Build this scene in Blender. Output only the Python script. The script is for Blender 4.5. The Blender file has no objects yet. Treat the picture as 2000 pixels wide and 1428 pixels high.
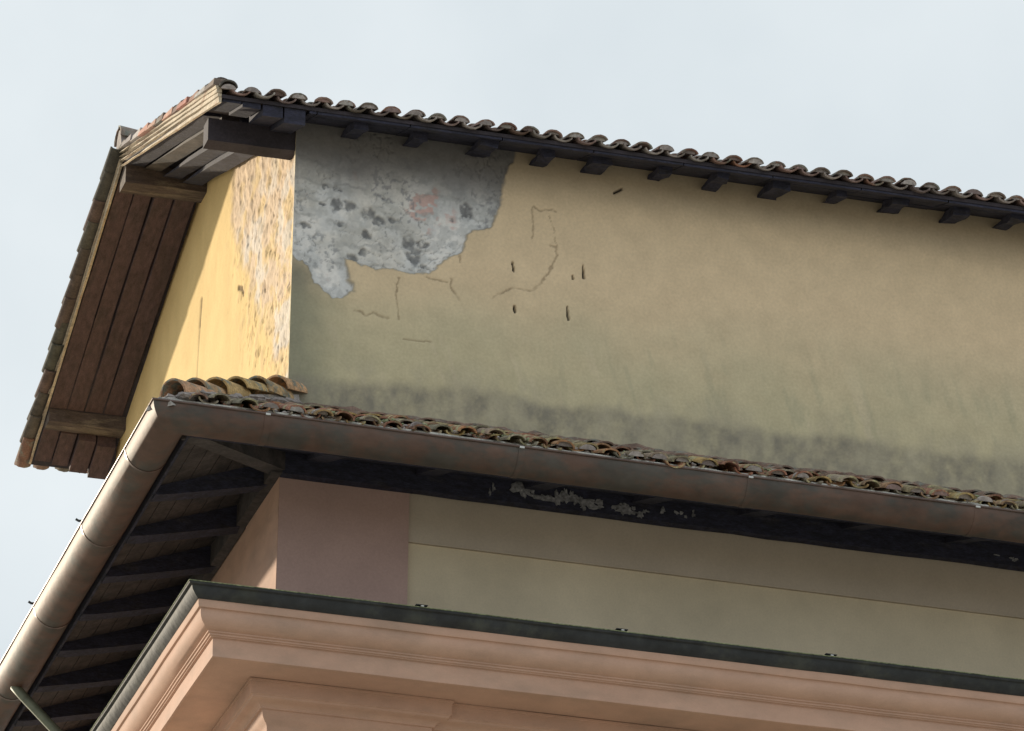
import bpy, math, random
import numpy as np
from mathutils import Matrix, Vector

random.seed(7); rng = np.random.default_rng(7)
SC = bpy.context.scene
COL = SC.collection

# ------------------------------------------------------------------ camera
cam_d = bpy.data.cameras.new('camera'); cam = bpy.data.objects.new('camera', cam_d); COL.objects.link(cam)
SC.camera = cam
cam_d.sensor_width = 36; cam_d.lens = 9000 / 2000 * 36; cam_d.clip_start = 0.5; cam_d.clip_end = 2000
PITCH, YAW, ROLL = 0.4288558576765053, 0.29252349928897886, 0.009898158572450638
_cy, _sy, _cp, _sp = math.cos(YAW), math.sin(YAW), math.cos(PITCH), math.sin(PITCH)
_f = Vector((_sy * _cp, _cy * _cp, _sp)); _r = Vector((_cy, -_sy, 0)); _u = _r.cross(_f)
_cr, _sr = math.cos(ROLL), math.sin(ROLL)
r_, u_ = _r * _cr + _u * _sr, _u * _cr - _r * _sr
cam.matrix_world = Matrix(((r_.x, u_.x, -_f.x, -8.42280618), (r_.y, u_.y, -_f.y, -34.52215962),
                           (r_.z, u_.z, -_f.z, -16.07099347), (0, 0, 0, 1)))
GROUND = -17.67

# ------------------------------------------------------------------ light
SUN = Vector((-1.0, 2.0, 0.39)).normalized()
sun_d = bpy.data.lights.new('sun', 'SUN'); sun = bpy.data.objects.new('sun', sun_d); COL.objects.link(sun)
sun_d.energy = 4.3; sun_d.angle = math.radians(1.6); sun_d.color = (1.0, 0.87, 0.68)
sun.rotation_euler = SUN.to_track_quat('Z', 'Y').to_euler(); sun.location = (-20, 20, 10)
W = bpy.data.worlds.new('World'); SC.world = W; W.use_nodes = True
nt = W.node_tree; nt.nodes.clear()
N = nt.nodes.new; L = nt.links.new
out = N('ShaderNodeOutputWorld'); bg = N('ShaderNodeBackground'); L(bg.outputs[0], out.inputs[0])
sky = N('ShaderNodeTexSky'); sky.sky_type = 'NISHITA'; sky.sun_disc = False
sky.sun_elevation = math.asin(SUN.z); sky.sun_rotation = math.atan2(SUN.x, SUN.y)
tc = N('ShaderNodeTexCoord'); n1 = N('ShaderNodeTexNoise'); n1.inputs['Scale'].default_value = 7.5; n1.inputs['Detail'].default_value = 5
n1.inputs['Roughness'].default_value = 0.5
L(tc.outputs['Generated'], n1.inputs['Vector'])
cr = N('ShaderNodeValToRGB'); L(n1.outputs['Fac'], cr.inputs[0])
cr.color_ramp.elements[0].position = 0.36; cr.color_ramp.elements[0].color = (5.6, 6.15, 6.45, 1)
cr.color_ramp.elements[1].position = 0.66; cr.color_ramp.elements[1].color = (6.7, 7.15, 7.35, 1)
mx = N('ShaderNodeMix'); mx.data_type = 'RGBA'; mx.inputs[0].default_value = 0.93
L(sky.outputs[0], mx.inputs[6]); L(cr.outputs[0], mx.inputs[7]); L(mx.outputs[2], bg.inputs[0])
bg.inputs[1].default_value = 0.1
SC.view_settings.view_transform = 'Standard'; SC.view_settings.look = 'None'
SC.view_settings.exposure = 0.36; SC.view_settings.gamma = 1.0; SC.view_settings.use_curve_mapping = False

# ------------------------------------------------------------------ materials
def mat(name, col, rough=0.85, var=0.25, scale=6.0, bump=0.25, bscale=40.0, attr=None, rand=None, metal=0.0,
        stretch=(1, 1, 1), col2=None, col2_scale=3.0, col2_pos=(0.5, 0.62), grain=0.0, bdist=0.004, spec=None):
    m = bpy.data.materials.new(name); m.use_nodes = True
    t = m.node_tree; b = t.nodes['Principled BSDF']; n = t.nodes.new; l = t.links.new
    b.inputs['Roughness'].default_value = rough; b.inputs['Metallic'].default_value = metal
    if spec is not None: b.inputs['Specular IOR Level'].default_value = spec
    c = n('ShaderNodeTexCoord'); mp = n('ShaderNodeMapping'); mp.inputs['Scale'].default_value = stretch
    l(c.outputs['Object'], mp.inputs[0])
    vec = mp.outputs[0]
    if rand:                                   # every piece differs: shift the texture by the object's random number
        oi = n('ShaderNodeObjectInfo'); ad = n('ShaderNodeVectorMath'); ad.operation = 'MULTIPLY_ADD'
        cx = n('ShaderNodeCombineXYZ')
        for k in range(3): l(oi.outputs['Random'], cx.inputs[k])
        l(cx.outputs[0], ad.inputs[0]); ad.inputs[1].default_value = (37, 53, 71); l(vec, ad.inputs[2]); vec = ad.outputs[0]
        rp = n('ShaderNodeValToRGB'); l(oi.outputs['Random'], rp.inputs[0])
        el = rp.color_ramp.elements
        while len(el) < len(rand): el.new(0.5)
        for i, q in enumerate(rand):
            el[i].position = i / (len(rand) - 1); el[i].color = (*q, 1)
        base = rp.outputs[0]
    elif attr:
        a = n('ShaderNodeAttribute'); a.attribute_name = attr; base = a.outputs['Color']
    else:
        q = n('ShaderNodeRGB'); q.outputs[0].default_value = (*col, 1); base = q.outputs[0]
    if col2:
        w = n('ShaderNodeTexNoise'); w.inputs['Scale'].default_value = col2_scale; w.inputs['Detail'].default_value = 6
        w.inputs['Roughness'].default_value = 0.65
        l(vec, w.inputs['Vector'])
        mr = n('ShaderNodeMapRange'); mr.inputs['From Min'].default_value = col2_pos[0]; mr.inputs['From Max'].default_value = col2_pos[1]
        l(w.outputs['Fac'], mr.inputs[0]); m2 = n('ShaderNodeMix'); m2.data_type = 'RGBA'
        l(mr.outputs[0], m2.inputs[0]); l(base, m2.inputs[6]); m2.inputs[7].default_value = (*col2, 1); base = m2.outputs[2]
    no = n('ShaderNodeTexNoise'); no.inputs['Scale'].default_value = scale; no.inputs['Detail'].default_value = 7
    no.inputs['Roughness'].default_value = 0.62
    l(vec, no.inputs['Vector'])
    mr = n('ShaderNodeMapRange'); mr.inputs['From Min'].default_value = 0.3; mr.inputs['From Max'].default_value = 0.7
    mr.inputs['To Min'].default_value = 1 - var; mr.inputs['To Max'].default_value = 1 + var; mr.clamp = False
    l(no.outputs['Fac'], mr.inputs[0])
    val = mr.outputs[0]
    fn = n('ShaderNodeTexNoise'); fn.inputs['Scale'].default_value = bscale; fn.inputs['Detail'].default_value = 4
    l(vec, fn.inputs['Vector'])
    if grain:
        g = n('ShaderNodeMapRange'); g.inputs['From Min'].default_value = 0.3; g.inputs['From Max'].default_value = 0.7
        g.inputs['To Min'].default_value = 1 - grain; g.inputs['To Max'].default_value = 1 + grain; l(fn.outputs['Fac'], g.inputs[0])
        mu = n('ShaderNodeMath'); mu.operation = 'MULTIPLY'; l(val, mu.inputs[0]); l(g.outputs[0], mu.inputs[1]); val = mu.outputs[0]
    sc = n('ShaderNodeVectorMath'); sc.operation = 'SCALE'; l(base, sc.inputs[0]); l(val, sc.inputs['Scale'])
    l(sc.outputs[0], b.inputs['Base Color'])
    bp = n('ShaderNodeBump'); bp.inputs['Strength'].default_value = bump; bp.inputs['Distance'].default_value = bdist
    l(fn.outputs['Fac'], bp.inputs['Height']); l(bp.outputs[0], b.inputs['Normal'])
    return m

M = {}
M['plaster'] = mat('aged_plaster', None, attr='wear_shade', var=0.08, scale=4.0, bump=0.35, bscale=38, grain=0.06, rough=0.95, spec=0.2)
M['plaster_b'] = mat('aged_yellow_plaster', None, attr='wear_shade', var=0.05, scale=3.0, bump=0.4, bscale=45, grain=0.05, rough=0.95, spec=0.2)
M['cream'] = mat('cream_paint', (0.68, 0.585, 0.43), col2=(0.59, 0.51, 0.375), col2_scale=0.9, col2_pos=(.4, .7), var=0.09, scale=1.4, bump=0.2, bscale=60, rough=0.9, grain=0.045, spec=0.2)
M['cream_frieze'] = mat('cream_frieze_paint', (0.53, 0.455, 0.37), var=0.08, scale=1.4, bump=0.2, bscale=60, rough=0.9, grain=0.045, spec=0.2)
M['rose'] = mat('rose_paint', (0.47, 0.325, 0.29), var=0.07, scale=1.8, bump=0.2, bscale=60, rough=0.9, grain=0.05, spec=0.2)
M['salmon'] = mat('salmon_paint', (0.53, 0.345, 0.262), var=0.10, scale=2.2, bump=0.2, bscale=70, rough=0.85, grain=0.04, spec=0.25,
                  stretch=(1, 1, 2.2), col2=(0.42, 0.29, 0.225), col2_scale=1.6, col2_pos=(0.45, 0.75))
TILES = [(0.16, 0.085, 0.065), (0.24, 0.12, 0.085), (0.15, 0.125, 0.105), (0.3, 0.15, 0.1), (0.11, 0.1, 0.085), (0.26, 0.16, 0.13), (0.2, 0.17, 0.14), (0.13, 0.075, 0.06)]
M['tile'] = mat('terracotta_tile', None, rand=TILES, var=0.3, scale=9, bump=0.6, bscale=60, col2=(0.21, 0.21, 0.18), col2_scale=7, grain=0.2)
M['tile_stuff'] = mat('terracotta_tile_field', (0.2, 0.13, 0.1), var=0.5, scale=6, bump=0.6, bscale=60, col2=(0.21, 0.21, 0.18), col2_scale=5, grain=0.2)
LICH = [(0.3, 0.13, 0.08), (0.2, 0.1, 0.07), (0.38, 0.19, 0.09), (0.17, 0.16, 0.12), (0.36, 0.25, 0.09), (0.22, 0.13, 0.1), (0.3, 0.27, 0.2), (0.12, 0.08, 0.06)]
M['tile_low'] = mat('lichened_terracotta', None, rand=LICH, var=0.45, scale=12, bump=0.9, bscale=50, col2=(0.33, 0.3, 0.17), col2_scale=9, col2_pos=(0.52, 0.6), grain=0.3)
M['tile_hip'] = mat('hip_terracotta', None, rand=[(0.42, 0.22, 0.12), (0.5, 0.3, 0.16), (0.36, 0.2, 0.14), (0.46, 0.33, 0.13)], var=0.4, scale=11, bump=1.0, bscale=45,
                    col2=(0.2, 0.2, 0.16), col2_scale=10, col2_pos=(0.5, 0.58), grain=0.3)
M['tile_pink'] = mat('pink_terracotta', None, rand=[(0.5, 0.27, 0.2), (0.4, 0.17, 0.13), (0.55, 0.38, 0.27), (0.3, 0.12, 0.1)], var=0.3, scale=12, bump=0.6, bscale=50, grain=0.2)
M['tile_dark'] = mat('mossy_dark_tile', None, rand=[(0.09, 0.06, 0.055), (0.07, 0.07, 0.06), (0.12, 0.08, 0.07), (0.08, 0.085, 0.07)], var=0.4, scale=9, bump=0.6, bscale=50, grain=0.2)
M['mortar'] = mat('pale_mortar', None, rand=[(0.36, 0.34, 0.32), (0.22, 0.19, 0.18), (0.42, 0.38, 0.36), (0.17, 0.14, 0.14), (0.3, 0.2, 0.18)], var=0.3, scale=15, bump=0.8, bscale=50, grain=0.2)
M['dark_wood'] = mat('dark_stained_wood', (0.036, 0.030, 0.038), var=0.4, scale=4, bump=0.6, bscale=40, stretch=(1, 1, 1), grain=0.2)
M['rafter'] = mat('black_rafter', (0.024, 0.025, 0.046), var=0.5, scale=9, bump=0.9, bscale=34, grain=0.4, stretch=(1, 1, 3), col2=(0.042, 0.038, 0.042), col2_scale=4, col2_pos=(0.55, 0.75))
M['soffit'] = mat('brown_soffit', (0.066, 0.057, 0.055), var=0.5, scale=5, bump=0.6, bscale=30, grain=0.25, col2=(0.05, 0.047, 0.05), col2_scale=3)
M['red_wood'] = mat('reddish_wood', (0.088, 0.055, 0.056), var=0.35, scale=4, bump=0.8, bscale=30, stretch=(6, 1, 6), grain=0.25, col2=(0.075, 0.05, 0.05), col2_scale=1.2)
M['beam'] = mat('weathered_beam', (0.085, 0.063, 0.055), var=0.4, scale=5, bump=0.9, bscale=40, stretch=(1, 5, 5), grain=0.25, col2=(0.16, 0.13, 0.1), col2_scale=2)
M['verge'] = mat('pale_verge_board', (0.52, 0.44, 0.33), var=0.3, scale=6, bump=0.9, bscale=25, stretch=(3, 1, 6), grain=0.25, col2=(0.33, 0.22, 0.15), col2_scale=3, col2_pos=(0.52, 0.66))
M['copper'] = mat('brown_copper', (0.125, 0.08, 0.064), rough=0.62, metal=0.1, spec=0.3, var=0.2, scale=3, bump=0.25, bscale=8, stretch=(1, 1, 2), col2=(0.082, 0.075, 0.068), col2_scale=3.2, col2_pos=(0.42, 0.6), bdist=0.01, grain=0.1)
M['copper_edge'] = mat('dark_copper_bead', (0.12, 0.085, 0.075), rough=0.4, metal=0.6, var=0.3)
M['zinc'] = mat('pale_zinc', (0.5, 0.49, 0.45), rough=0.6, metal=0.0, var=0.4, scale=9, bump=0.5, grain=0.25, col2=(0.22, 0.2, 0.17), col2_scale=8, col2_pos=(0.5, 0.6))
M['lead'] = mat('dark_lead', (0.026, 0.03, 0.034), rough=0.75, metal=0.0, var=0.4, scale=5, bump=0.7, bscale=14, grain=0.1, bdist=0.008, col2=(0.045, 0.05, 0.045), col2_scale=3)
M['moss'] = mat('moss_edge', (0.2, 0.23, 0.13), var=0.5, scale=20, bump=1.0, grain=0.3)
M['steel'] = mat('bright_clip', (0.5, 0.5, 0.48), rough=0.4, metal=0.5, var=0.2)
M['pipe'] = mat('greenish_pipe', (0.14, 0.155, 0.11), rough=0.6, metal=0.2, var=0.35, scale=6, bump=0.4)
M['flake'] = mat('flaked_grey_paint', (0.23, 0.23, 0.245), var=0.35, scale=20, bump=0.8, grain=0.3)
M['paving'] = mat('pale_stone_paving', (0.43, 0.385, 0.31), var=0.15, scale=0.4, bump=0.3, bscale=6, grain=0.1)

# ------------------------------------------------------------------ helpers
def link(name, me, m=None, parent=None, loc=(0, 0, 0), rot=(0, 0, 0), scale=(1, 1, 1)):
    o = bpy.data.objects.new(name, me); COL.objects.link(o)
    if parent: o.parent = parent
    o.location = loc; o.rotation_euler = rot; o.scale = scale
    if m and me and not me.materials: me.materials.append(M[m])
    return o

def mesh(name, vs, fs, smooth=None):
    me = bpy.data.meshes.new(name); me.from_pydata([tuple(map(float, v)) for v in vs], [], fs); me.update()
    if smooth is not None:
        me.polygons.foreach_set('use_smooth', [True] * len(me.polygons)); me.set_sharp_from_angle(angle=math.radians(smooth))
    return me

def hexa(p, bev=0.0):
    """box from eight corners: bottom ring p0..p3, top ring p4..p7"""
    return p, [(0, 3, 2, 1), (4, 5, 6, 7), (0, 1, 5, 4), (1, 2, 6, 5), (2, 3, 7, 6), (3, 0, 4, 7)]

def box(x0, x1, y0, y1, z0, z1):
    return hexa([(x0, y0, z0), (x1, y0, z0), (x1, y1, z0), (x0, y1, z0), (x0, y0, z1), (x1, y0, z1), (x1, y1, z1), (x0, y1, z1)])

def join(parts):
    V, F = [], []
    for v, f in parts:
        k = len(V); V += list(v); F += [tuple(i + k for i in q) for q in f]
    return V, F

def sag(vs, fs, axis, n, amp, seed):
    """cut a long box along an axis and let its corners wander a little, as old timber does"""
    r = np.random.default_rng(abs(int(seed)))
    v = np.array(vs, float); lo, hi = v[:, axis].min(), v[:, axis].max()
    a = [i for i in range(8) if v[i, axis] < (lo + hi) / 2]; b = [i for i in range(8) if i not in a]
    pair = {i: min(b, key=lambda j: sum(abs(v[i, k] - v[j, k]) for k in range(3) if k != axis)) for i in a}
    o = [k for k in range(3) if k != axis]
    c = v[a].mean(0); a.sort(key=lambda i: math.atan2(v[i, o[1]] - c[o[1]], v[i, o[0]] - c[o[0]]))
    V, F = [], []
    for s in range(n + 1):
        t = s / n
        for i in a:
            p = v[i] * (1 - t) + v[pair[i]] * t
            p[o[0]] += r.normal() * amp; p[o[1]] += r.normal() * amp; V.append(tuple(p))
    for s in range(n):
        for k in range(4):
            F.append((4 * s + k, 4 * s + (k + 1) % 4, 4 * s + 4 + (k + 1) % 4, 4 * s + 4 + k))
    F += [(3, 2, 1, 0), tuple(4 * n + k for k in range(4))]
    return V, F

def sweep(profile, path, closed=False, sub=0.0, wob=0.0, seed=0):
    """profile of (outward, z) run along a plan path with mitred corners"""
    P = [np.array(q[:2], float) for q in path]; r = np.random.default_rng(abs(int(seed)))
    st = []
    for i, q in enumerate(P):
        nr = []
        if i > 0: d = P[i] - P[i - 1]; d /= np.linalg.norm(d); nr.append(np.array([d[1], -d[0]]))
        if i < len(P) - 1: d = P[i + 1] - P[i]; d /= np.linalg.norm(d); nr.append(np.array([d[1], -d[0]]))
        m = nr[0] if len(nr) == 1 else (nr[0] + nr[1]) / (1 + nr[0] @ nr[1])
        st.append((q, m))
        if sub and i < len(P) - 1:
            d = P[i + 1] - P[i]; ln = np.linalg.norm(d); k = int(ln / sub)
            for j in range(1, k): st.append((q + d * j / k, nr[-1]))
    V, F = [], []; n = len(profile)
    for (q, m) in st:
        dz, do = (r.normal() * wob, r.normal() * wob) if wob else (0, 0)
        for (o, z) in profile: V.append((q[0] + m[0] * (o + do), q[1] + m[1] * (o + do), z + dz))
    for i in range(len(st) - 1):
        for k in range(n if closed else n - 1):
            a, b = i * n + k, i * n + (k + 1) % n
            F.append((a, b, b + n, a + n))
    if closed:
        F.append(tuple(range(n - 1, -1, -1))); F.append(tuple((len(st) - 1) * n + k for k in range(n)))
    return V, F

def tube(pts, rad, seg=12):
    V, F = [], []; P = [Vector(q) for q in pts]
    for i, q in enumerate(P):
        d = (P[min(i + 1, len(P) - 1)] - P[max(i - 1, 0)]).normalized(); a = d.orthogonal().normalized() if i == 0 else (a - d * a.dot(d)).normalized(); b = d.cross(a)
        V += [q + (a * math.cos(t) + b * math.sin(t)) * rad for t in np.linspace(0, 2 * math.pi, seg + 1)[:-1]]
    for i in range(len(P) - 1):
        for k in range(seg): F.append((i * seg + k, i * seg + (k + 1) % seg, (i + 1) * seg + (k + 1) % seg, (i + 1) * seg + k))
    return V, F

# value noise and cell noise for the relief of the old plaster
def vnoise(x, y, seed=0, oct=4, gain=0.5):
    r = np.random.default_rng(seed); T = r.random((256, 256)); s = np.zeros_like(x); amp = 1; tot = 0
    for k in range(oct):
        fx, fy = x * 2 ** k + 17.3 * k, y * 2 ** k + 9.1 * k
        ix, iy = np.floor(fx).astype(int), np.floor(fy).astype(int); tx, ty = fx - ix, fy - iy
        tx = tx * tx * (3 - 2 * tx); ty = ty * ty * (3 - 2 * ty)
        g = lambda a, b: T[a & 255, b & 255]
        s += amp * ((g(ix, iy) * (1 - tx) + g(ix + 1, iy) * tx) * (1 - ty) + (g(ix, iy + 1) * (1 - tx) + g(ix + 1, iy + 1) * tx) * ty)
        tot += amp; amp *= gain
    return s / tot

def cells(x, y, seed=0):
    r = np.random.default_rng(seed); J = r.random((64, 64, 3)); ix, iy = np.floor(x).astype(int), np.floor(y).astype(int)
    d1 = np.full_like(x, 9.0); d2 = np.full_like(x, 9.0); cid = np.zeros_like(x)
    for a in (-1, 0, 1):
        for b in (-1, 0, 1):
            q = J[(ix + a) & 63, (iy + b) & 63]
            d = np.hypot(ix + a + q[..., 0] - x, iy + b + q[..., 1] - y)
            n = d < d1; d2 = np.where(n, d1, np.minimum(d2, d)); cid = np.where(n, q[..., 2], cid); d1 = np.where(n, d, d1)
    return d1, d2, cid

def polydist(x, z, poly):
    """signed distance to a polygon, positive inside"""
    d = np.full_like(x, 9.0); ins = np.zeros(x.shape, bool); n = len(poly)
    for i in range(n):
        (ax, az), (bx, bz) = poly[i], poly[(i + 1) % n]
        t = np.clip(((x - ax) * (bx - ax) + (z - az) * (bz - az)) / ((bx - ax) ** 2 + (bz - az) ** 2 + 1e-12), 0, 1)
        d = np.minimum(d, np.hypot(x - ax - t * (bx - ax), z - az - t * (bz - az)))
        c = (az > z) != (bz > z)
        ins ^= c & (x < (bx - ax) * (z - az) / ((bz - az) if bz != az else 1e-9) + ax)
    return np.where(ins, d, -d)

def linedist(x, z, pts):
    d = np.full_like(x, 9.0)
    for (ax, az), (bx, bz) in zip(pts, pts[1:]):
        t = np.clip(((x - ax) * (bx - ax) + (z - az) * (bz - az)) / ((bx - ax) ** 2 + (bz - az) ** 2 + 1e-12), 0, 1)
        d = np.minimum(d, np.hypot(x - ax - t * (bx - ax), z - az - t * (bz - az)))
    return d

sst = lambda a, b, v: (lambda t: t * t * (3 - 2 * t))(np.clip((v - a) / (b - a), 0, 1))
def blend(c, col, m): return c * (1 - m[..., None]) + np.array(col) * m[..., None]

def grid_mesh(name, X, Y, Z, C, thick=None):
    ny, nx = X.shape
    V = np.stack([X, Y, Z], -1).reshape(-1, 3)
    i = np.arange(ny * nx).reshape(ny, nx)
    F = np.stack([i[:-1, :-1], i[:-1, 1:], i[1:, 1:], i[1:, :-1]], -1).reshape(-1, 4)
    me = bpy.data.meshes.new(name)
    me.vertices.add(len(V)); me.vertices.foreach_set('co', V.ravel().astype(np.float32))
    me.loops.add(F.size); me.loops.foreach_set('vertex_index', F.ravel().astype(np.int32))
    me.polygons.add(len(F)); me.polygons.foreach_set('loop_start', np.arange(0, F.size, 4, dtype=np.int32))
    me.update(calc_edges=True); me.validate()
    me.polygons.foreach_set('use_smooth', np.ones(len(F), bool))
    a = me.color_attributes.new('wear_shade', 'FLOAT_COLOR', 'POINT')
    a.data.foreach_set('color', np.concatenate([C.reshape(-1, 3), np.ones((len(V), 1))], 1).ravel().astype(np.float32))
    return me

# ------------------------------------------------------------------ setting and the house
g = link('ground', mesh('ground', *join([([(-400, -400, GROUND), (400, -400, GROUND), (400, 400, GROUND), (-400, 400, GROUND)], [(0, 1, 2, 3)])])), 'paving')
g['kind'] = 'structure'

HOUSE = bpy.data.objects.new('house', None); COL.objects.link(HOUSE)
HOUSE['label'] = 'old cream and yellow plastered house corner with tiled roof, copper gutter and salmon cornice'
HOUSE['category'] = 'house'

XE, YE = 9.2, 7.15                       # how far the two facades are built
RY, RZ = 3.55, 3.64                      # ridge of the upper roof (underside)
EN, ZN = -0.52, 2.28                     # near eave
EF, ZF = 7.52, 2.175                      # far eave
VX = -0.78                               # verge overhang
sn, sf = (RZ - ZN) / (RY - EN), (RZ - ZF) / (EF - RY)
under = lambda y: ZN + sn * (y - EN) if y <= RY else RZ - sf * (y - RY)

# --- upper long wall, relief, painted eave shade and wear as geometry and pigment
xs = np.concatenate([np.arange(0, 3.3, 0.0095), np.arange(3.3, XE, 0.022), [XE]]); zs = np.arange(-0.4, 2.46, 0.0105)
X, Z = np.meshgrid(xs, zs)
wx = X + 0.10 * (vnoise(X * 7, Z * 7, 3) - 0.5); wz = Z + 0.10 * (vnoise(X * 7, Z * 7, 4) - 0.5)
POLY = [(-0.3, 2.7), (2.0, 2.7), (1.97, 2.38), (1.9, 2.22), (1.88, 1.94), (1.78, 1.74), (1.57, 1.59), (1.52, 1.44), (1.36, 1.33), (1.23, 1.19), (1.0, 1.12),
        (0.9, 1.18), (0.75, 1.14), (0.59, 1.16), (0.44, 1.21), (0.48, 1.07), (0.55, 0.9), (0.37, 0.82), (0.21, 0.95), (0.1, 1.15), (-0.3, 1.29)]
pd = polydist(wx, wz, POLY); pd = pd + 0.035 * (vnoise(X * 20, Z * 20, 55, 4) - .5); lost = sst(-0.008, 0.012, pd)
C = np.ones(X.shape + (3,)) * np.array((0.69, 0.545, 0.365))
C = blend(C, (0.54, 0.475, 0.33), sst(0.35, 0.75, vnoise(X * 0.9, Z * 1.3, 11)) * 0.7 * sst(1.5, 0.5, Z))
C = blend(C, (0.50, 0.46, 0.305), sst(1.35, 0.15, Z + 0.3 * (vnoise(X * 2, Z * 2, 12) - .5)) * 0.8)
st = vnoise(X * 13 + Z * 3.5, Z * 3.0, 13, 5)                               # greenish rain streaks on the lower half
C = blend(C, (0.37, 0.355, 0.25), sst(0.54, 0.72, st) * sst(1.25, 0.35, Z) * sst(1.0, 4.0, X) * 0.4)
C = blend(C, (0.62, 0.53, 0.38), sst(0.6, 0.75, vnoise(X * 9 + Z * 3, Z * 2, 14, 4)) * sst(1.1, 0.3, Z) * 0.4)
edge = np.abs(vnoise(X * 3, Z * 3, 15) - .5)
C = blend(C, (0.19, 0.19, 0.15), sst(0.5, 0.06, X + 0.22 * (vnoise(X * 5, Z * 5, 16) - .3)) * sst(1.35, 1.0, Z) * 0.85)
C = blend(C, (0.33, 0.32, 0.22), sst(0.9, 0.2, X + 0.5 * (vnoise(X * 3.5, Z * 3.5, 17) - .4)) * sst(1.0, 0.7, Z) * 0.5)
foot = Z - 0.055 - 0.14 * (vnoise(X * 2.4, Z * 0 + 3, 18, 5) - .5) - 0.035 * (vnoise(X * 14, Z * 9, 36, 4) - .5) - 0.07 * (vnoise(X * .8, Z * 0, 37, 2) - .5) - 0.04 * np.clip(X - .5, 0, 1.5)
C = blend(C, (0.25, 0.23, 0.185), sst(0.075, -0.06, foot) * np.clip(0.1 + 1.25 * vnoise(X * 10, Z * 7, 19, 5, .7), 0, 1))
C = blend(C, (0.42, 0.38, 0.28), sst(0.35, 0.0, foot) * sst(.35, .7, vnoise(X * 6, Z * 4, 20)) * 0.55)
C = blend(C, (0.33, 0.28, 0.21), sst(1.95, 2.36, Z + 0.12 * (vnoise(X * 2, Z * 2, 29) - .5)) * 0.75)   # eave shade painted into the wall colour, with some soot
# bare grey base coat with loose stones
sx = X + 0.16 * (vnoise(X * 9, Z * 9, 34, 4) - .5); sz = Z + 0.16 * (vnoise(X * 9, Z * 9, 35, 4) - .5)
d1, d2, cid = cells(sx * 9 + 3, sz * 10, 21)
BL = [(0.278, 1.884, 0.02, 0.02), (0.389, 1.871, 0.031, 0.02), (0.378, 1.728, 0.045, 0.065), (0.502, 1.733, 0.049, 0.043), (0.255, 1.717, 0.031, 0.014), (0.669, 1.684, 0.07, 0.05), (0.76, 1.624, 0.049, 0.04), (0.41, 1.555, 0.042, 0.029), (0.87, 1.663, 0.025, 0.02), (1.048, 1.43, 0.053, 0.093), (1.091, 1.348, 0.063, 0.079), (1.172, 1.456, 0.056, 0.036), (1.418, 1.74, 0.02, 0.026), (0.623, 1.307, 0.039, 0.032), (0.528, 1.233, 0.042, 0.043), (1.169, 1.256, 0.025, 0.02), (0.117, 1.488, 0.035, 0.023), (0.804, 1.846, 0.017, 0.014), (0.66, 1.475, 0.035, 0.029), (1.556, 1.836, 0.056, 0.072)]
jx = X + 0.07 * (vnoise(X * 22, Z * 22, 51, 3) - .5); jz = Z + 0.07 * (vnoise(X * 22, Z * 22, 52, 3) - .5)
stone = np.zeros_like(X)
for cx, cz, rx, rz in BL: stone = np.maximum(stone, sst(1.25, .75, np.hypot((jx - cx) / (rx * 1.1), (jz - cz) / (rz * 1.1))))
stone *= sst(.25, .5, vnoise(X * 26, Z * 26, 53, 3)) * .8 + .2
crk = sst(0.07, 0.015, d2 - d1) * sst(0.42, 0.6, vnoise(X * 3, Z * 3, 23))
G = np.ones(X.shape + (3,)) * np.array((0.64, 0.645, 0.645))
G = blend(G, (0.78, 0.76, 0.735), sst(0.45, 0.62, vnoise(X * 6, Z * 6, 24, 5)) * 0.8)
G = blend(G, (0.42, 0.43, 0.43), sst(0.46, 0.6, vnoise(X * 18, Z * 16, 25, 4)) * 0.5)
G = blend(G, (0.60, 0.38, 0.34), 0.8 * sst(0.30, 0.75, np.exp(-((sx - 1.2) ** 2 / .03 + (sz - 1.83) ** 2 / .03)) + 1.4 * (vnoise(X * 9, Z * 9, 26) - .5) - 1.0 * sst(.45, .7, vnoise(X * 18, Z * 26, 58, 2))))
G = blend(G, (0.47, 0.43, 0.35), sst(0.5, 0.7, vnoise(X * 2.2, Z * 2.2, 27)) * 0.3)
G = blend(G, (0.36, 0.36, 0.35), sst(.022, .006, np.abs((sz * 5.4 + .15 * np.sin(sx * 3)) % 1 - .5) / 5.4) * sst(.45, .6, vnoise(X * 5, Z * 5, 54, 2)) * .6); G = blend(G, (0.22, 0.22, 0.22), crk * 0.5); G = blend(G, (0.27, 0.275, 0.29), sst(.60, .68, vnoise(X * 30, Z * 24, 56, 3)) * sst(.42, .6, vnoise(X * 4, Z * 4, 57, 2)) * .7); G = blend(G, (0.12, 0.125, 0.135), stone * (0.45 + .5 * vnoise(X * 20, Z * 20, 33)))
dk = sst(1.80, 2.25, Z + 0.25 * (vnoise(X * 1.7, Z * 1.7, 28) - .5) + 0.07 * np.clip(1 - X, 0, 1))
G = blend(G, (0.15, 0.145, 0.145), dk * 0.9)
C = C * (1 - lost[..., None]) + G * lost[..., None]
rim = np.exp(-(pd / 0.012) ** 2) * sst(2.0, 1.8, Z)
C = blend(C, (0.2, 0.185, 0.15), rim * 0.55)
def curve(pts):
    P = [pts[0]] + list(pts) + [pts[-1]]; o = []
    for i in range(1, len(P) - 2):
        for t in (0, .25, .5, .75):
            o.append(tuple(.5 * (2 * P[i][k] + (P[i + 1][k] - P[i - 1][k]) * t + (2 * P[i - 1][k] - 5 * P[i][k] + 4 * P[i + 1][k] - P[i + 2][k]) * t * t + (-P[i - 1][k] + 3 * P[i][k] - 3 * P[i + 1][k] + P[i + 2][k]) * t ** 3) for k in (0, 1)))
    return o + [pts[-1]]
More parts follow.
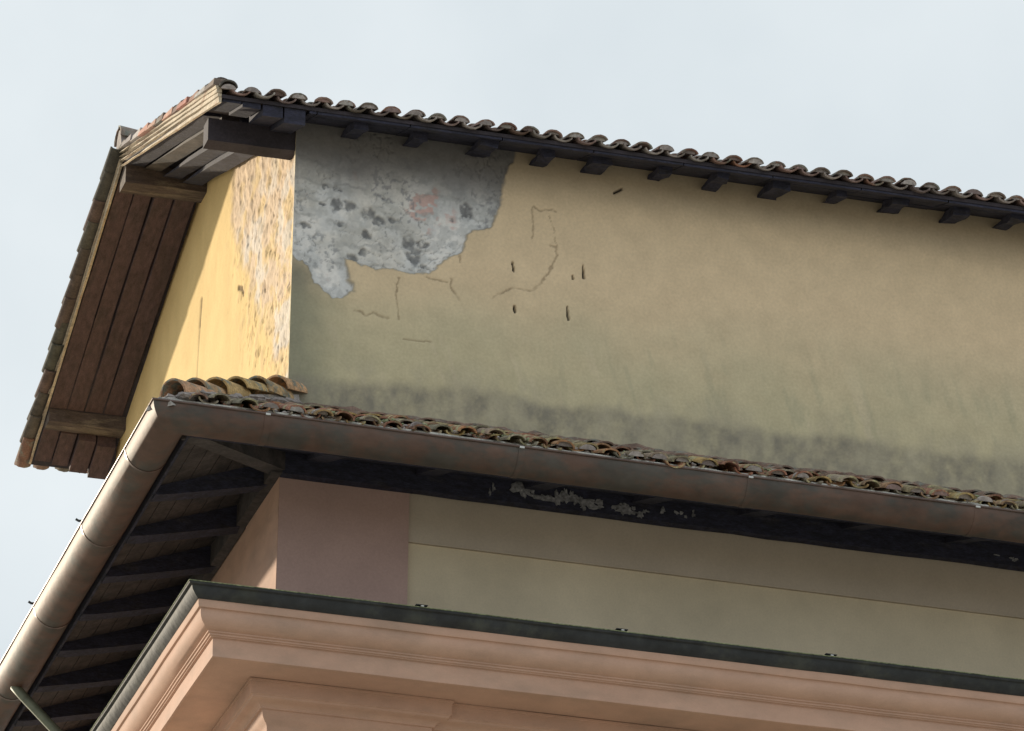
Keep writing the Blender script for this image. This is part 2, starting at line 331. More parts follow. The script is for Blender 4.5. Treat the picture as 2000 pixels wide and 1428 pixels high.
CR = [([(1.792, 1.026), (1.83, 1.075), (1.898, 1.096), (1.967, 1.15), (2.06, 1.152), (2.153, 1.163), (2.255, 1.282), (2.338, 1.442), (2.37, 1.53), (2.36, 1.595), (2.313, 1.623)], 0.008),
      ([(2.149, 1.662), (2.158, 1.8), (2.152, 1.962), (2.217, 1.937), (2.29, 1.965), (2.37, 1.955)], 0.007),
      ([(0.55, 0.72), (0.62, 0.725), (0.666, 0.695), (0.733, 0.735), (0.80, 0.70), (0.87, 0.70)], 0.009), ([(1.421, 1.157), (1.413, 1.083), (1.45, 1.03), (1.493, 0.972)], 0.008),
      ([(1.49, 1.4), (1.50, 1.33)], 0.008), ([(2.37, 1.6), (2.34, 1.78), (2.3, 1.9)], 0.004), ([(0.95, 1.1), (0.93, 0.95), (0.96, 0.7)], 0.006), ([(1.0, 0.52), (1.25, 0.53)], 0.006),
      ([(1.2, 1.14), (1.38, 1.12)], 0.007)]
HO = [((1.970, 1.40), (1.976, 1.36), .009), ((1.976, 1.36), (1.984, 1.32), .012), ((2.612, 1.462), (2.617, 1.40), .009), ((2.617, 1.40), (2.622, 1.345), .013), ((2.470, 1.045), (2.476, 0.98), .008), ((2.476, .98), (2.482, 0.926), .012), ((1.992, 0.978), (1.997, 0.93), .014), ((2.516, 1.35), (2.522, 1.32), .010), ((2.9, 2.2), (2.97, 2.24), .012)]
crack = np.zeros_like(X)
for pts, w in CR: crack = np.maximum(crack, sst(w * 1.7, w * 0.3, linedist(X + .03 * (vnoise(X * 30, Z * 30, 5) - .5), Z + .03 * (vnoise(X * 30, Z * 30, 6) - .5), curve(pts))) * (0.5 + 0.75 * sst(.25, .6, vnoise(X * 11, Z * 11, 7, 3))))
hole = np.zeros_like(X)
for a, b, w in HO: hole = np.maximum(hole, sst(w, w * 0.5, linedist(X, Z, [a, b])))
C = blend(C, (0.24, 0.18, 0.12), np.clip(crack, 0, 1) * 0.6); C = blend(C, (0.06, 0.05, 0.04), hole)
relief = 0.010 * (vnoise(X * 1.6, Z * 1.6, 30, 3) - .5) + 0.004 * (vnoise(X * 11, Z * 11, 31, 3) - .5)
relief -= lost * (0.020 + 0.020 * (vnoise(X * 9, Z * 9, 32, 4) - .5) * sst(2.3, 1.8, Z) + 0.010 * crk + 0.016 * stone)
relief -= np.clip(crack, 0, 1) * 0.007 + hole * 0.035
relief *= sst(0.0, 0.05, X) * 0.85 + 0.15
Yd = -relief                                                               # outward is -Y
Yd[:, 0] = 0.0
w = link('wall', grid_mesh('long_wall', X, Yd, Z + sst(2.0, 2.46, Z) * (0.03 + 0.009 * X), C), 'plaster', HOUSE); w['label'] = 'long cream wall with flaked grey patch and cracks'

# --- gable wall
ys = np.concatenate([np.arange(0, 3.2, 0.011), np.arange(3.2, YE, 0.03), [YE]]); vs_ = np.linspace(0, 1, 330)
Yg, Vg = np.meshgrid(ys, vs_); top = np.vectorize(under)(Yg) - 0.01
Zg = -0.5 + Vg * (top + 0.5)
wy = Yg + 0.25 * (vnoise(Yg * 4, Zg * 4, 40) - .5)
dam = sst(0.12, -0.12, wy - np.interp(Zg, [-0.5, 0.3, 0.9, 1.5, 2.1, 2.6, 3.2, 3.6], [0.1, 0.35, 0.9, 1.45, 1.95, 2.4, 2.35, 2.3]))
dam2 = sst(0.35, -0.3, wy - np.interp(Zg, [-0.5, 0.3, 0.9, 1.5, 2.1, 2.6, 3.2, 3.6], [0.6, 1.2, 1.6, 2.0, 2.3, 2.5, 2.45, 2.4]))
tro = vnoise((Yg * 0.55 + Zg) * 3.6, (Yg - Zg * 0.45) * 11, 41, 4)         # slanting trowel marks
lump = vnoise(Yg * 9, Zg * 9, 42, 4)
Cg = np.ones(Yg.shape + (3,)) * np.array((0.74, 0.545, 0.255))
Cg = blend(Cg, (0.66, 0.475, 0.215), sst(0.45, 0.7, vnoise(Yg * 2.5, Zg * 1.4, 43, 4)) * 0.5)
Cg = blend(Cg, (0.64, 0.46, 0.24), dam2 * sst(0.55, 0.7, lump) * 0.7)
pale = sst(0.42, 0.58, vnoise(Yg * 5, Zg * 5, 44, 4) + 0.16 * (Zg - 1.6) / 1.4)
Cg = blend(Cg, (0.66, 0.51, 0.37), dam * (0.35 + 0.6 * pale))
Cg = blend(Cg, (0.66, 0.60, 0.53), dam * sst(0.44, 0.6, vnoise(Yg * 4 + 5, Zg * 4, 45, 4)) * sst(2.95, 2.0, Zg) * 0.8)
pits = sst(0.72, 0.80, vnoise(Yg * 22 + 3 * Zg, Zg * 13, 46, 2)) * np.clip(dam2, 0, 1) * sst(3.2, 1.5, Zg)
Cg = blend(Cg, (0.33, 0.2, 0.1), pits * 0.4)
cg = np.maximum(sst(.04, .015, linedist(Yg, Zg, [(3.519, 2.34), (3.54, 2.08)])), 0.6 * sst(.03, .01, linedist(Yg, Zg, [(3.54, 2.1), (3.6, 1.0)])))
cg = np.maximum(cg, sst(.035, .015, linedist(Yg, Zg, [(2.02, 1.78), (1.86, 1.70), (1.80, 1.62)])))
Cg = blend(Cg, (0.10, 0.06, 0.03), np.clip(cg, 0, 1) * 0.85)
ed = sst(0.06, 0.0, Yg); Cg = blend(Cg, (0.53, 0.46, 0.28), ed * 0.8)
rl = 0.012 * (vnoise(Yg * 1.5, Zg * 1.5, 47, 3) - .5) + 0.003 * (vnoise(Yg * 14, Zg * 14, 50, 2) - .5)
rl -= dam * (0.006 - 0.020 * (tro - .5) * sst(1.2, 2.2, Zg) - 0.020 * (lump - .5)); rl += dam2 * 0.020 * (lump - .5); rl -= pits * 0.006 + cg * 0.012
rl *= sst(0.0, 0.05, Yg)
w = link('wall', grid_mesh('gable_wall', -rl, Yg, Zg + 0.028 * sst(.8, 1, Vg), Cg), 'plaster_b', HOUSE); w['label'] = 'sunlit yellow gable wall with rough patched corner'
w.data.flip_normals()

# ------------------------------------------------------------------ upper roof
def slab_pts(x0, x1, off0, off1, ya, yb):
    """slab following the roof underside between ya and yb (same slope), off0..off1 above it"""
    return hexa([(x0, ya, under(ya) + off0), (x1, ya, under(ya) + off0), (x1, yb, under(yb) + off0), (x0, yb, under(yb) + off0),
                 (x0, ya, under(ya) + off1), (x1, ya, under(ya) + off1), (x1, yb, under(yb) + off1), (x0, yb, under(yb) + off1)])
UP = link('upper_roof', mesh('roof_deck', *join([slab_pts(VX + .012, XE, 0.0, 0.035, EN, RY), slab_pts(VX + .012, XE, 0.0, 0.035, RY, EF)])), 'dark_wood', HOUSE)
UP.rotation_euler = (0, -0.009, 0); UP.location = (0, 0, 0.03)       # the old roof is a touch out of level

def tile_mesh(name, w0, w1, ln, h, th=0.014, seg=9, inv=False, jag=0):
    """a curved roof tile: axis along +y (up the slope), open end at y=0"""
    r = np.random.default_rng(len(name) * 7)
    V, F = [], []; st = [0.0, ln * .5, ln]
    for s in st:
        t = s / ln; ww = w0 * (1 - t) + w1 * t; hh = h * (1 - 0.25 * t)
        for rr in (0, th):
            for k in range(seg + 1):
                a = math.pi * k / seg
                x = -math.cos(a) * (ww / 2 - rr); z = math.sin(a) * (hh - rr)
                V.append((x, s + (r.normal() * .004 if s == 0 and jag else 0), -z + hh if inv else z))
    n = seg + 1
    for i in range(2):
        o0 = i * 2 * n; o1 = o0 + 2 * n
        for k in range(seg):
            F.append((o0 + k, o0 + k + 1, o1 + k + 1, o1 + k)); F.append((o0 + n + k, o1 + n + k, o1 + n + k + 1, o0 + n + k + 1))
        for k in (0, seg): F.append((o0 + k, o1 + k, o1 + n + k, o0 + n + k))
    for o in (0, 4 * n):
        for k in range(seg): F.append((o + k, o + n + k, o + n + k + 1, o + k + 1))
    me = mesh(name, V, F, smooth=50); return me

PITCH_T, ROW = 0.207, 0.335
cover_me = {}; pan_me = {}
for key in ('tile', 'tile_low', 'tile_pink', 'tile_dark', 'tile_hip'):
    cover_me[key] = tile_mesh('cover_' + key, 0.16, 0.13, 0.44, {'tile': 0.048, 'tile_low': 0.052}.get(key, .062), jag=1); cover_me[key].materials.append(M[key])
    pan_me[key] = tile_mesh('pan_' + key, 0.17, 0.14, 0.44, 0.05, inv=True, jag=1); pan_me[key].materials.append(M[key])
pan_me['mortar'] = tile_mesh('pan_pale', 0.17, 0.14, 0.44, 0.05, inv=True, jag=1); pan_me['mortar'].materials.append(M['mortar'])
plug = [(0.066 * math.cos(a), 0, 0.042 * math.sin(a)) for a in np.linspace(0, math.pi, 8)]
plug_me = mesh('plug', plug + [(x, 0.05, z) for x, y, z in plug], [tuple(range(8))[::-1], tuple(range(8, 16))] + [(k, k + 1, k + 9, k + 8) for k in range(7)] + [(7, 0, 8, 15)])
plug_me.materials.append(M['mortar'])

class Slope:
    """places tiles on an inclined plane: origin on the eave, axis along the eave, up-slope horizontal direction"""
    def __init__(s, origin, rotz, slope):
        s.R = Matrix.Translation(origin) @ Matrix.Rotation(rotz, 4, 'Z') @ Matrix.Rotation(math.atan(slope), 4, 'X')
    def at(s, u, v, w, jit=1.0, tilt=0.0):
        j = jit
        return s.R @ Matrix.Translation((u + random.gauss(0, .006) * j, v + random.gauss(0, .014) * j, w + random.gauss(0, .005) * j)) \
            @ Matrix.Rotation(random.gauss(0, .022) * j, 4, 'Z') @ Matrix.Rotation(random.gauss(0, .02) * j - tilt, 4, 'X') @ Matrix.Rotation(random.gauss(0, .05) * j, 4, 'Y')
def put(name, me, mtx, parent, label=None):
    o = bpy.data.objects.new(name, me); COL.objects.link(o); o.parent = parent; o.matrix_local = mtx
    if label: o['label'] = label
    return o
def bake(items):
    V, F = [], []
    for me, mt in items:
        k = len(V); V += [tuple(mt @ v.co) for v in me.vertices]; F += [tuple(i + k for i in p.vertices) for p in me.polygons]
    return V, F
def tile_field(S, u0, u1, length, key, parent, single, name, keep=lambda u, v: True, edge=None):
    stuff = []
    nu = int(round((u1 - u0) / PITCH_T)); nv = int(length / ROW)
    for i in range(nu + 1):
        u = u0 + i * PITCH_T
        for j in range(nv + 1):
            v = j * ROW - (0.05 if S is not S_far else 0.12)
            if not keep(u, v): continue
            jt = 1.9 if key == 'tile_low' else 1.0; lift = (0.085 if j > 0 else 0.02) if (edge and i == 0) else 0.0
            c = S.at(u, v, 0.048 + lift, jit=jt, tilt=0.045); pn = S.at(u + PITCH_T / 2, v + 0.012, 0.004, jit=jt, tilt=0.04)
            if single(u, v, j):
                k2 = edge if (edge and i == 0) else 'tile' if (j == 0 and S is S_far) else key
                put('cover_tile', cover_me[k2], c, parent)
                put('pan_tile', pan_me['mortar' if (j == 0 and key == 'tile' and random.random() < .75) else k2], pn, parent)
                if j == 0 and random.random() < (.95 if key == 'tile' else .6) and S is not S_far: put('mortar_plug', plug_me, S.at(u, v + .012, 0.05, 0.3), parent)
            else:
                stuff += [(cover_me[key], c), (pan_me[key], pn)]
    if stuff:
        V, F = bake(stuff); o = link(name, mesh(name, V, F, smooth=50), 'tile_stuff', parent); o['kind'] = 'stuff'
S_near = Slope((0, EN - 0.0, ZN + 0.035), 0, sn)
S_far = Slope((0, EF, ZF + 0.035), math.pi, sf)
ln_n = math.hypot(RY - EN, RZ - ZN); ln_f = math.hypot(EF - RY, RZ - ZF)
tile_field(S_near, VX + .06, XE, ln_n - .1, 'tile', UP, lambda u, v, j: j == 0 or u < VX + .1, 'roof_tile_field', edge='tile_dark')
tile_field(S_far, -XE, -(VX + .055), ln_f - .1, 'tile_dark', UP, lambda u, v, j: u > -(VX + .055) - .15 or (j == 0 and u > -0.6), 'roof_tile_field')
# ridge tiles
me = tile_mesh('ridge_tile', 0.27, 0.23, 0.46, 0.15, jag=1); me.materials.append(M['tile'])
for k in range(25):
    put('ridge_tile', me, Matrix.Translation((VX - 0.05 + k * .4, RY + random.gauss(0, .008), RZ + (0.22 if k == 0 else 0.12) + random.gauss(0, .006))) @ Matrix.Rotation(-math.pi / 2 + random.gauss(0, .03), 4, 'Z') @ Matrix.Rotation(-.03, 4, 'X'), UP)

# verge: three thin pale courses stepping out, one above the other, with tile ends on top
for k, (a, b, xo) in enumerate([(-0.045, 0.004, 0.0), (0.008, 0.044, 0.01), (0.049, 0.082, 0.018), (0.087, 0.118, 0.026)]):
    for y0, y1 in ((EN, RY), (RY, EF)):
        n = 1
        if y0 == RY and k == 3: continue
        for s in range(n):
            ya = y0 + (y1 - y0) * s / n; yb = y0 + (y1 - y0) * (s + 1) / n - (0.008 if s < n - 1 else 0)
            v, f = slab_pts(VX - 0.014 - xo, VX + .010, a, b, ya, yb)
            v, f = sag(v, f, 1, 14, 0.0022, int(k * 50 + s * 7 + y0 * 3))
            o = link('verge_board', mesh('verge_board', v, f), 'verge', UP)
a_ = np.linspace(0, math.pi, 9)
v = [(VX - .035, RY + .125 * math.cos(t), RZ + .06 + .27 * math.sin(t)) for t in a_] + [(VX + .04, RY + .125 * math.cos(t), RZ + .06 + .27 * math.sin(t)) for t in a_]
link('ridge_mortar', mesh('ridge_mortar', v, [tuple(range(9)), tuple(range(9, 18))] + [(k, k + 1, k + 10, k + 9) for k in range(8)]), 'mortar', UP)
# tile edges seen at the near verge: small slanting pink slips between the pale courses and the tiles
for k in range(12):
    y = EN + 0.02 + k * 0.335 + random.gauss(0, .02); o = VX - .05 - random.random() * .02; h = .055 + random.random() * .025; ln = .40
    a0, a1 = .120, .165
    zz = lambda yy, q: under(min(yy, RY)) + q
    v, f = hexa([(o, y, zz(y, a0)), (VX + .08, y, zz(y, a0)), (VX + .08, y + ln, zz(y + ln, a0 - .01)), (o, y + ln, zz(y + ln, a0 - .01)),
                 (o + .01, y, zz(y, a0 + h)), (VX + .08, y, zz(y, a0 + h)), (VX + .08, y + ln, zz(y + ln, a0 + h * .45)), (o + .01, y + ln, zz(y + ln, a0 + h * .45))])
    link('verge_slip', mesh('verge_slip', v, f), random.choice(['tile_pink', 'tile_pink', 'tile', 'mortar']), UP)

# boards under the gable overhang, between the purlins
purl = [(0.02, 0.20, 2.15, 2.36, 'wall plate'), (3.46, 3.70, 3.40, 3.63, 'ridge'), (6.74, 6.96, 2.33, 2.56, 'far')]
bx = [(-0.755, -0.59, .03), (-0.58, -0.42, .055), (-0.40, -0.225, .11), (-0.21, -0.025, .15)]
for (x0, x1, dp) in bx:
    for ya, yb in ((EN + .02, 0.0), (0.27, 3.44), (3.72, 6.72), (6.98, EF - .10)):
        v, f = slab_pts(x0, x1, -dp, -0.002, ya, yb)
        if yb - ya > 1: v, f = sag(v, f, 1, 6, 0.003, int(x0 * 100 + 500 + ya * 10))
        o = link('gable_board', mesh('gable_board', v, f), 'red_wood' if ya > 3 else 'soffit' if ya > 0 and x0 in (-.58,) else 'rafter', UP)
for (y0, y1, z0, z1, lb) in purl:
    v, f = box(VX + .025, 0.05, y0, y1, z0, z1); v, f = sag(v, f, 0, 5, 0.004, int(y0 * 10))
    link('purlin', mesh('purlin', v, f), 'beam' if lb != 'wall plate' else 'dark_wood', UP)

# eave rafters of the long side
for k in range(17):
    x = 0.50 + k * 0.5545 + random.gauss(0, .028)
    hw = .05 + random.random() * .035; y0, y1 = EN + 0.08 + random.random() * .12, 0.12
    h0, h1 = .075 + random.random() * .03, .12 + random.random() * .04
    v, f = hexa([(x - hw, y0, under(y0) - h0), (x + hw, y0, under(y0) - h0), (x + hw, y1, under(y1) - h1), (x - hw, y1, under(y1) - h1),
                 (x - hw, y0, under(y0) - .002), (x + hw, y0, under(y0) - .002), (x + hw, y1, under(y1) - .002), (x - hw, y1, under(y1) - .002)])
    v, f = sag(v, f, 1, 5, 0.009, k)
    link('rafter', mesh('rafter', v, f), 'rafter', UP)
for k in range(12):                                                         # planks laid on the rafters, one lifted joint after another
    x0 = VX + .03 + k * .83; x1 = min(x0 + .82, XE)
    for q, (ya, yb) in enumerate(((EN + .01, EN + .165), (EN + .175, EN + .34), (EN + .35, -0.01))):
        v, f = slab_pts(x0 if x0 > 0 else 0.01, x1, -0.022 - .006 * random.random(), -0.001, ya, yb)
        if x1 > 0.02: link('eave_plank', mesh('eave_plank', v, f), 'rafter', UP)

# ------------------------------------------------------------------ lower roof: skirt over the long side and round the corner
SE, SZ, ST = -1.37, -0.985, 0.485          # eave line, deck height there, slope
zt = SZ - ST * SE
def hipdeck():
    t = 0.03
    V = [(SE, SE, SZ), (XE, SE, SZ), (XE, 0, zt), (0, 0, zt), (SE, YE, SZ), (0, YE, zt)]
    V += [(x, y, z - t) for x, y, z in V]
    F = [(0, 1, 2, 3), (4, 0, 3, 5), (9, 8, 7, 6), (11, 9, 6, 10), (0, 6, 7, 1), (4, 10, 6, 0)]
    return V, F
LOW = link('lower_roof', mesh('skirt_deck', *hipdeck()), 'soffit', HOUSE)
S_a = Slope((0, SE, SZ + .025), 0, ST); S_b = Slope((SE + .11, 0, SZ + .03), -math.pi / 2, ST)
ca = math.cos(math.atan(ST))
tile_field(S_a, SE + .06, XE, 1.56, 'tile_low', LOW, lambda u, v, j: j < 2 or (j < 4 and u < 2.5), 'skirt_tile_field', keep=lambda u, v: u > SE + (v + .26) * ca)
S_far_keep = S_far
tile_field(S_b, -YE, -(SE + .06), 1.56, 'tile_low', LOW, lambda u, v, j: False, 'skirt_tile_field', keep=lambda u, v: -u > SE + (v + .36) * ca)
hip_me = tile_mesh('hip_tile', 0.27, 0.22, 0.46, 0.14, th=.018, seg=12, jag=1); hip_me.materials.append(M['tile_hip'])
hl = math.hypot(SE, SE); ha = math.atan2(zt - SZ, hl)
for k in range(6):
    s = 0.16 + k * 0.335
    P = Vector((SE, SE, SZ)) + Vector((1, 1, 0)).normalized() * s * math.cos(ha) + Vector((0, 0, s * math.sin(ha) + 0.075 + .026 * k))
    put('hip_tile', hip_me, Matrix.Translation(P) @ Matrix.Rotation(-math.pi / 4 + random.gauss(0, .05), 4, 'Z') @ Matrix.Rotation(ha - 0.07 + random.gauss(0, .02), 4, 'X') @ Matrix.Rotation(random.gauss(0, .1), 4, 'Y'), LOW)
nrm = math.sqrt(.5); V = []
for t, hh in ((-.02, .03), (.3, .08), (.65, .13), (1.02, .17)):
    c = Vector((SE * (1 - t), SE * (1 - t), SZ + (zt - SZ) * t))
    for w_, q in ((-.13, -.05), (-.085, hh), (.085, hh), (.13, -.05)): V.append((c.x + w_ * nrm, c.y - w_ * nrm, c.z + q))
F = [(4 * i + k, 4 * i + k + 1, 4 * i + k + 5, 4 * i + k + 4) for i in range(3) for k in range(3)] + [(0, 3, 2, 1), (12, 13, 14, 15)]
link('hip_mortar', mesh('hip_mortar', V, F), 'mortar', LOW)
# mortar bed along the hip and where the roof meets the wall: lumpy, so real relief
def lumps(fn, n, r0, r1, seed):
    r = np.random.default_rng(seed); parts = []
    for _ in range(n):
        c = fn(r.random()); rad = r0 + (r1 - r0) * r.random()
        vs = [];
        for a in range(3):
            for b in range(6):
                th, ph = (a + .5) * math.pi / 3, b * math.pi / 3
                q = rad * (0.7 + .6 * r.random()); vs.append((c[0] + q * math.sin(th) * math.cos(ph) * 1.4, c[1] + q * math.sin(th) * math.sin(ph), c[2] + .6 * q * math.cos(th)))
        fs = [(a * 6 + b, a * 6 + (b + 1) % 6, a * 6 + 6 + (b + 1) % 6, a * 6 + 6 + b) for a in range(2) for b in range(6)] + [(5, 4, 3, 2, 1, 0), (12, 13, 14, 15, 16, 17)]
        parts.append((vs, fs))
    return join(parts)
o = link('mortar_bed', mesh('mortar_bed', *lumps(lambda t: (SE * (1 - t) * .95 + random.uniform(-.02, .14), SE * (1 - t) * .95 - .06 + random.uniform(-.12, .02), SZ + (zt - SZ) * t + .05), 120, .02, .06, 1)), 'mortar', LOW); o['kind'] = 'stuff'
rr = random.Random(4)
def debris(t):
    y = rr.uniform(SE + .02, -.02)
    return (SE + 0.6 + t * (XE - SE - .6), y, SZ + ST * (y - SE) + .085 + rr.uniform(-.02, .02))
o = link('moss_clump', mesh('moss_clump', *lumps(debris, 420, .008, .03, 2)), 'moss', LOW); o['kind'] = 'stuff'
def debris2(t): 
    y = rr.uniform(SE - .03, SE + .25); return (SE + 0.8 + t * (XE - SE - .8), y, SZ + ST * (y - SE) + .05 + rr.uniform(-.02, .03))
o = link('mortar_crumb', mesh('mortar_crumb', *lumps(debris2, 260, .008, .022, 3)), 'mortar', LOW); o['kind'] = 'stuff'
# mortar fillet along the foot of the wall
prof = [(0.0, zt + .13), (0.03, zt + .12), (0.075, zt + .045), (0.10, zt - .03)]
link('mortar_fillet', mesh('mortar_fillet', *sweep(prof, [(0.0, YE), (0.0, 0.0), (XE, 0.0)], sub=.07, wob=.008, seed=4), smooth=60), 'tile_stuff', LOW)
# pale metal apron under the first course
link('eave_apron', mesh('eave_apron', *sweep([(1.30, -0.945), (1.40, -0.95), (1.41, -0.96), (1.412, -1.0), (1.40, -1.10), (1.39, -1.10)], [(0, YE), (0, 0), (XE, 0)], sub=.12, wob=.003, seed=5), smooth=40), 'zinc', LOW)

# boarded underside and tapered rafters
sofA = lambda o: -0.70 - 0.36 * (o - 0.06)
for k in range(7):
    o0, o1 = .03 + k * .1515, .03 + (k + 1) * .1515 - .006
    for sd, e in (('a', XE), ('b', YE)):
        V = []
        for dz in (0, .028):
            for o, q in ((o0, -o0), (o1, -o1), (o1, e), (o0, e)): V.append((q, -o, sofA(o) + dz) if sd == 'a' else (-o, q, sofA(o) + dz))
        link('soffit_board', mesh('soffit_board', *hexa(V)), 'soffit' if sd == 'b' else 'rafter', LOW)
link('fascia', mesh('fascia', *sweep([(1.066, -1.12), (1.089, -1.12), (1.089, -1.03), (1.066, -1.03)], [(0, YE), (0, 0), (XE, 0)], closed=True)), 'rafter', LOW)
def low_rafter(side, pos, seed):
    hw = .085; o0, o1 = 0.0, 1.30
    def P(o, w_, z): return (-o, pos + w_, z) if side == 'b' else (pos + w_, -o, z)
    zz = [(o0, -.90), (0.55, -1.03), (.95, -1.12), (1.07, -1.14)] if side == 'b' else [(o0, -.74), (.55, -.915), (.9, -1.035), (1.07, -1.095)]
    V, F = [], []
    for o, zb in zz:
        for w_ in (-hw, hw): V += [P(o, w_, zb + random.gauss(0, .004)), P(o, w_, sofA(o) + .012)]
    for i in range(3):
        a = 4 * i
        F += [(a, a + 1, a + 5, a + 4), (a + 2, a + 6, a + 7, a + 3), (a, a + 4, a + 6, a + 2), (a + 1, a + 3, a + 7, a + 5)]
    F += [(0, 2, 3, 1), (12, 13, 15, 14)]
    link('rafter', mesh('rafter', V, F), 'rafter', LOW)
for k in range(8): low_rafter('b', 0.22 + k * 0.955, k)
for k in range(10): low_rafter('a', 0.22 + k * 0.955, 20 + k)
# hip rafter under the corner
V = []
for o, zb in ((0.0, -.88), (1.06, -1.12)):
    for w_ in (-.06, .06): V += [(-o + w_, -o - w_, zb), (-o + w_, -o - w_, sofA(o) + .005)]
link('hip_rafter', mesh('hip_rafter', V, [(0, 1, 5, 4), (2, 6, 7, 3), (0, 4, 6, 2), (1, 3, 7, 5), (0, 2, 3, 1), (4, 5, 7, 6)]), 'soffit', LOW)
# plate along the wall head, dark with flaking paint
link('wall_plate', mesh('wall_plate', *box(-.15, -.062, -.15, YE - .02, -0.925, -0.66)), 'soffit', LOW)
v, f = sag(*box(-0.061, XE, -0.16, -0.062, -0.93, -0.66), 0, 30, .0025, 8)
link('wall_plate', mesh('wall_plate', v, f), 'rafter', LOW)
def flake(cx, cz, rx, rz, seed):
    r = np.random.default_rng(seed); n = 16; ring = []
    for k in range(n):
        a = 2 * math.pi * k / n; q = 0.45 + 0.75 * r.random(); ring.append((cx + rx * q * math.cos(a), cz + rz * q * math.sin(a) - .08 * rx * math.cos(a)))
    V = [(x, -0.1665 - .00037 * (seed % 20) - .008 * r.random() * (z > cz), z) for x, z in ring] + [(x, -0.155, z) for x, z in ring]
    return V, [tuple(range(n))] + [(k, (k + 1) % n, n + (k + 1) % n, n + k) for k in range(n)]
rf = random.Random(3)
for i, (cx, cz, rx, rz, n) in enumerate([(2.02, -.80, .10, .05, 5), (2.22, -.86, .14, .025, 5), (2.42, -.83, .10, .045, 8), (2.62, -.86, .12, .035, 8), (2.95, -.87, .13, .03, 8), (3.42, -.84, .15, .045, 12), (1.78, -.83, .04, .04, 3), (3.15, -.86, .08, .03, 4), (6.35, -.85, .3, .03, 4)]):
    parts = []
    for k in range(n):
        s = 1.25 if k == 0 and i < 5 else .22 + .4 * rf.random()
        if i in (5, 8, 7): s *= .45
        parts.append(flake(cx + (0 if k == 0 else rf.uniform(-rx, rx)), cz + (0 if k == 0 else rf.uniform(-rz, rz)), rx * s * (.8 if k == 0 else .5), rz * (s if k == 0 else min(1, s * 2)), i * 20 + k))
    FLK = (FLK if i else []) + parts
o = link('flaking_paint', mesh('flaking_paint', *join(FLK)), 'flake', LOW); o['kind'] = 'stuff'

# ------------------------------------------------------------------ gutter
gr, gc, gz = 0.182, 1.276, -1.005
arc = [(gc + gr * math.cos(a), gz + gr * math.sin(a)) for a in np.linspace(0, -math.pi, 19)]
inn = [(gc + (gr - .006) * math.cos(a), gz + (gr - .006) * math.sin(a)) for a in np.linspace(-math.pi, 0, 19)]
GUT = link('gutter', mesh('gutter', *sweep(arc + inn, [(0, YE), (0, 0), (XE, 0)], closed=True, sub=.5, wob=.0015, seed=6), smooth=50), 'copper', HOUSE)
bead = [(gc + gr + .003 + .011 * math.cos(a), gz + .004 + .011 * math.sin(a)) for a in np.linspace(0, 2 * math.pi, 9)[:-1]]
link('rolled_edge', mesh('rolled_edge', *sweep(bead, [(0, YE), (0, 0), (XE, 0)], closed=True, sub=.5, wob=.001, seed=7), smooth=60), 'copper_edge', GUT)
ring = [(gc + (gr + .004) * math.cos(a), gz + (gr + .004) * math.sin(a)) for a in np.linspace(0, -math.pi, 15)]
ringi = [(gc + (gr - .001) * math.cos(a), gz + (gr - .001) * math.sin(a)) for a in np.linspace(-math.pi, 0, 15)]
for x in (-0.54, 1.60, 3.585, 5.61, 7.6):
    link('lap_joint', mesh('lap_joint', *sweep(ring + ringi, [(x, 0), (x + .055, 0)], closed=True), smooth=50), 'copper', GUT)
    link('clip', mesh('clip', *box(x + .005, x + .045, -gc - gr - .016, -gc - gr + .01, gz - .012, gz + .004)), 'steel', GUT)
for y in (-0.43, 1.265, 3.27, 5.2):
    link('lap_joint', mesh('lap_joint', *sweep(ring + ringi, [(0, y + .03), (0, y)], closed=True), smooth=50), 'copper_edge', GUT)
    if y > 0:
        V, F = tube([(-gc + .16, y, gz + .02), (-gc - gr + .03, y, gz + .024), (-gc - gr - .03, y, gz + .022), (-gc - gr - .055, y, gz + .035)], .011, 6)
        link('bracket', mesh('bracket', V, F), 'lead', GUT)
# swan-neck pipe from the far part of the side gutter
DP = link('downpipe', mesh('downpipe', *tube([(-1.29, 4.9, -1.08), (-1.29, 4.9, -1.18), (-1.24, 4.86, -1.25), (-.80, 4.76, -1.72), (-.30, 4.7, -2.27), (-.24, 4.7, -2.36), (-.24, 4.7, -2.5)], .047), smooth=60), 'pipe', HOUSE)

# ------------------------------------------------------------------ lower storey
low = box(0.0, XE, 0.0, YE, GROUND, -0.62)
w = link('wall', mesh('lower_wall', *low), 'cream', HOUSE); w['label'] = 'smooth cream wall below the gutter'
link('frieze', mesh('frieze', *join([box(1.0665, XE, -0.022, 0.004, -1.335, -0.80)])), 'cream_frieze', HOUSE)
link('frieze_groove', mesh('frieze_groove', *box(1.067, XE, -0.030, -0.002, -1.352, -1.337)), 'cream_frieze', HOUSE)
PIL = link('pilaster', mesh('pilaster', *box(-0.06, 1.065, -0.06, 1.10, -2.40, -0.66)), 'rose', HOUSE)
link('pilaster_return', mesh('pilaster_return', *box(-0.064, -0.058, -0.056, 1.10, -2.40, -0.66)), 'salmon', HOUSE)
PIL['label'] = 'rose painted corner pilaster'

link('side_wall', mesh('side_wall', *box(-0.052, 0.02, 1.1005, YE - .01, -2.40, -0.66)), 'salmon', HOUSE)
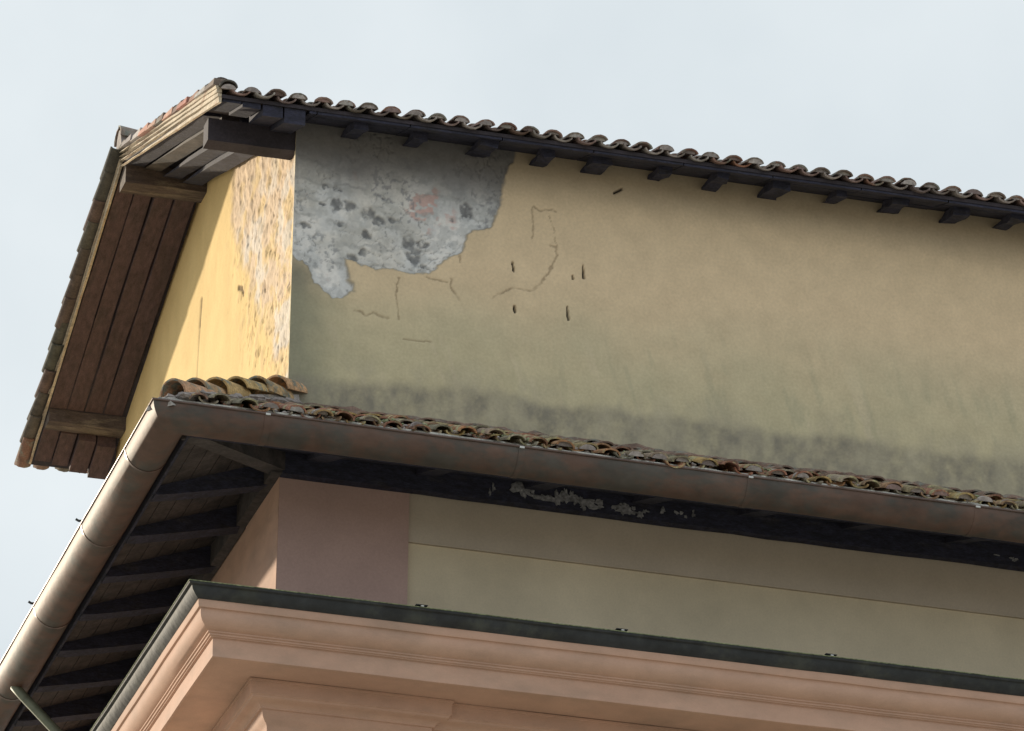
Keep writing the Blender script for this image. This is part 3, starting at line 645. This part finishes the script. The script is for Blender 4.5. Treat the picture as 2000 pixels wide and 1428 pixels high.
# cornice and its lead cover
CP = [(0, YE), (0, 0), (XE, 0)]
cor = [(.02, -2.40), (.90, -2.405), (.902, -2.44), (.900, -2.485), (.894, -2.502), (.876, -2.506), (.872, -2.52), (.874, -2.545), (.868, -2.575), (.853, -2.603), (.830, -2.626),
       (.806, -2.644), (.786, -2.651), (.786, -2.664), (.772, -2.666), (.770, -2.682), (.757, -2.684), (.755, -2.692), (.734, -2.696), (.730, -2.85), (.705, -2.852), (.703, -2.836), (.30, -2.826), (.02, -2.826)]
COR = link('cornice', mesh('cornice', *sweep(cor, CP, closed=True, sub=.35, wob=.0014, seed=12), smooth=28), 'salmon', HOUSE)
fl = [(.05, -2.245), (.985, -2.322), (1.0, -2.326), (1.004, -2.336), (.998, -2.346), (.975, -2.352), (.965, -2.385), (.93, -2.42), (.905, -2.437), (.90, -2.43), (.05, -2.41)]
FL = link('lead_flashing', mesh('lead_flashing', *sweep(fl, CP, closed=True, sub=.4, wob=.0018, seed=9), smooth=30), 'lead', COR)
ml = [(.93, -2.314), (.99, -2.3175), (1.006, -2.328), (1.002, -2.322), (.99, -2.312), (.93, -2.309)]
o = link('moss_line', mesh('moss_line', *sweep(ml, CP, closed=True, sub=.05, wob=.0022, seed=10)), 'moss', FL) if False else None
link('edge_bead', mesh('edge_bead', *sweep([(1.004 + .004 * math.cos(a), -2.325 + .004 * math.sin(a)) for a in np.linspace(0, 2 * math.pi, 7)[:-1]], CP, closed=True, sub=.4, wob=.0018, seed=9), smooth=60), 'moss', COR)
for x in (0.92, 2.63, 4.46, 6.3):
    v1 = box(x - .04, x + .06, -1.006, -.93, -2.308, -2.302); v2 = box(x + .0, x + .025, -1.012, -.98, -2.321, -2.311)
    link('flashing_clip', mesh('flashing_clip', *v1), 'lead', COR); link('flashing_rivet', mesh('flashing_rivet', *v2), 'steel', COR)
bed = [(.0, -2.83), (.285, -2.83), (.285, -2.845), (.272, -2.848), (.268, -2.955), (.255, -2.96), (.250, -2.975), (.235, -2.982), (.205, -2.990), (.175, -3.004), (.160, -3.02), (.158, -3.035),
       (.140, -3.038), (.138, -3.06), (.133, -3.09), (.115, -3.12), (.095, -3.14), (.085, -3.165), (.083, -3.20), (.06, -3.205), (.058, -3.5), (.0, -3.5)]
BP = [(0, YE), (0, 1.3), (-.03, 1.3), (-.03, -.03), (1.13, -.03), (1.13, .03), (XE, .03)]
link('bed_mould', mesh('bed_mould', *sweep(bed, BP, closed=True, sub=.5, wob=.001, seed=13), smooth=28), 'salmon', COR)
link('lower_pilaster', mesh('lower_pilaster', *box(-0.055, 1.06, -0.055, 1.10, GROUND, -3.49)), 'rose', HOUSE)
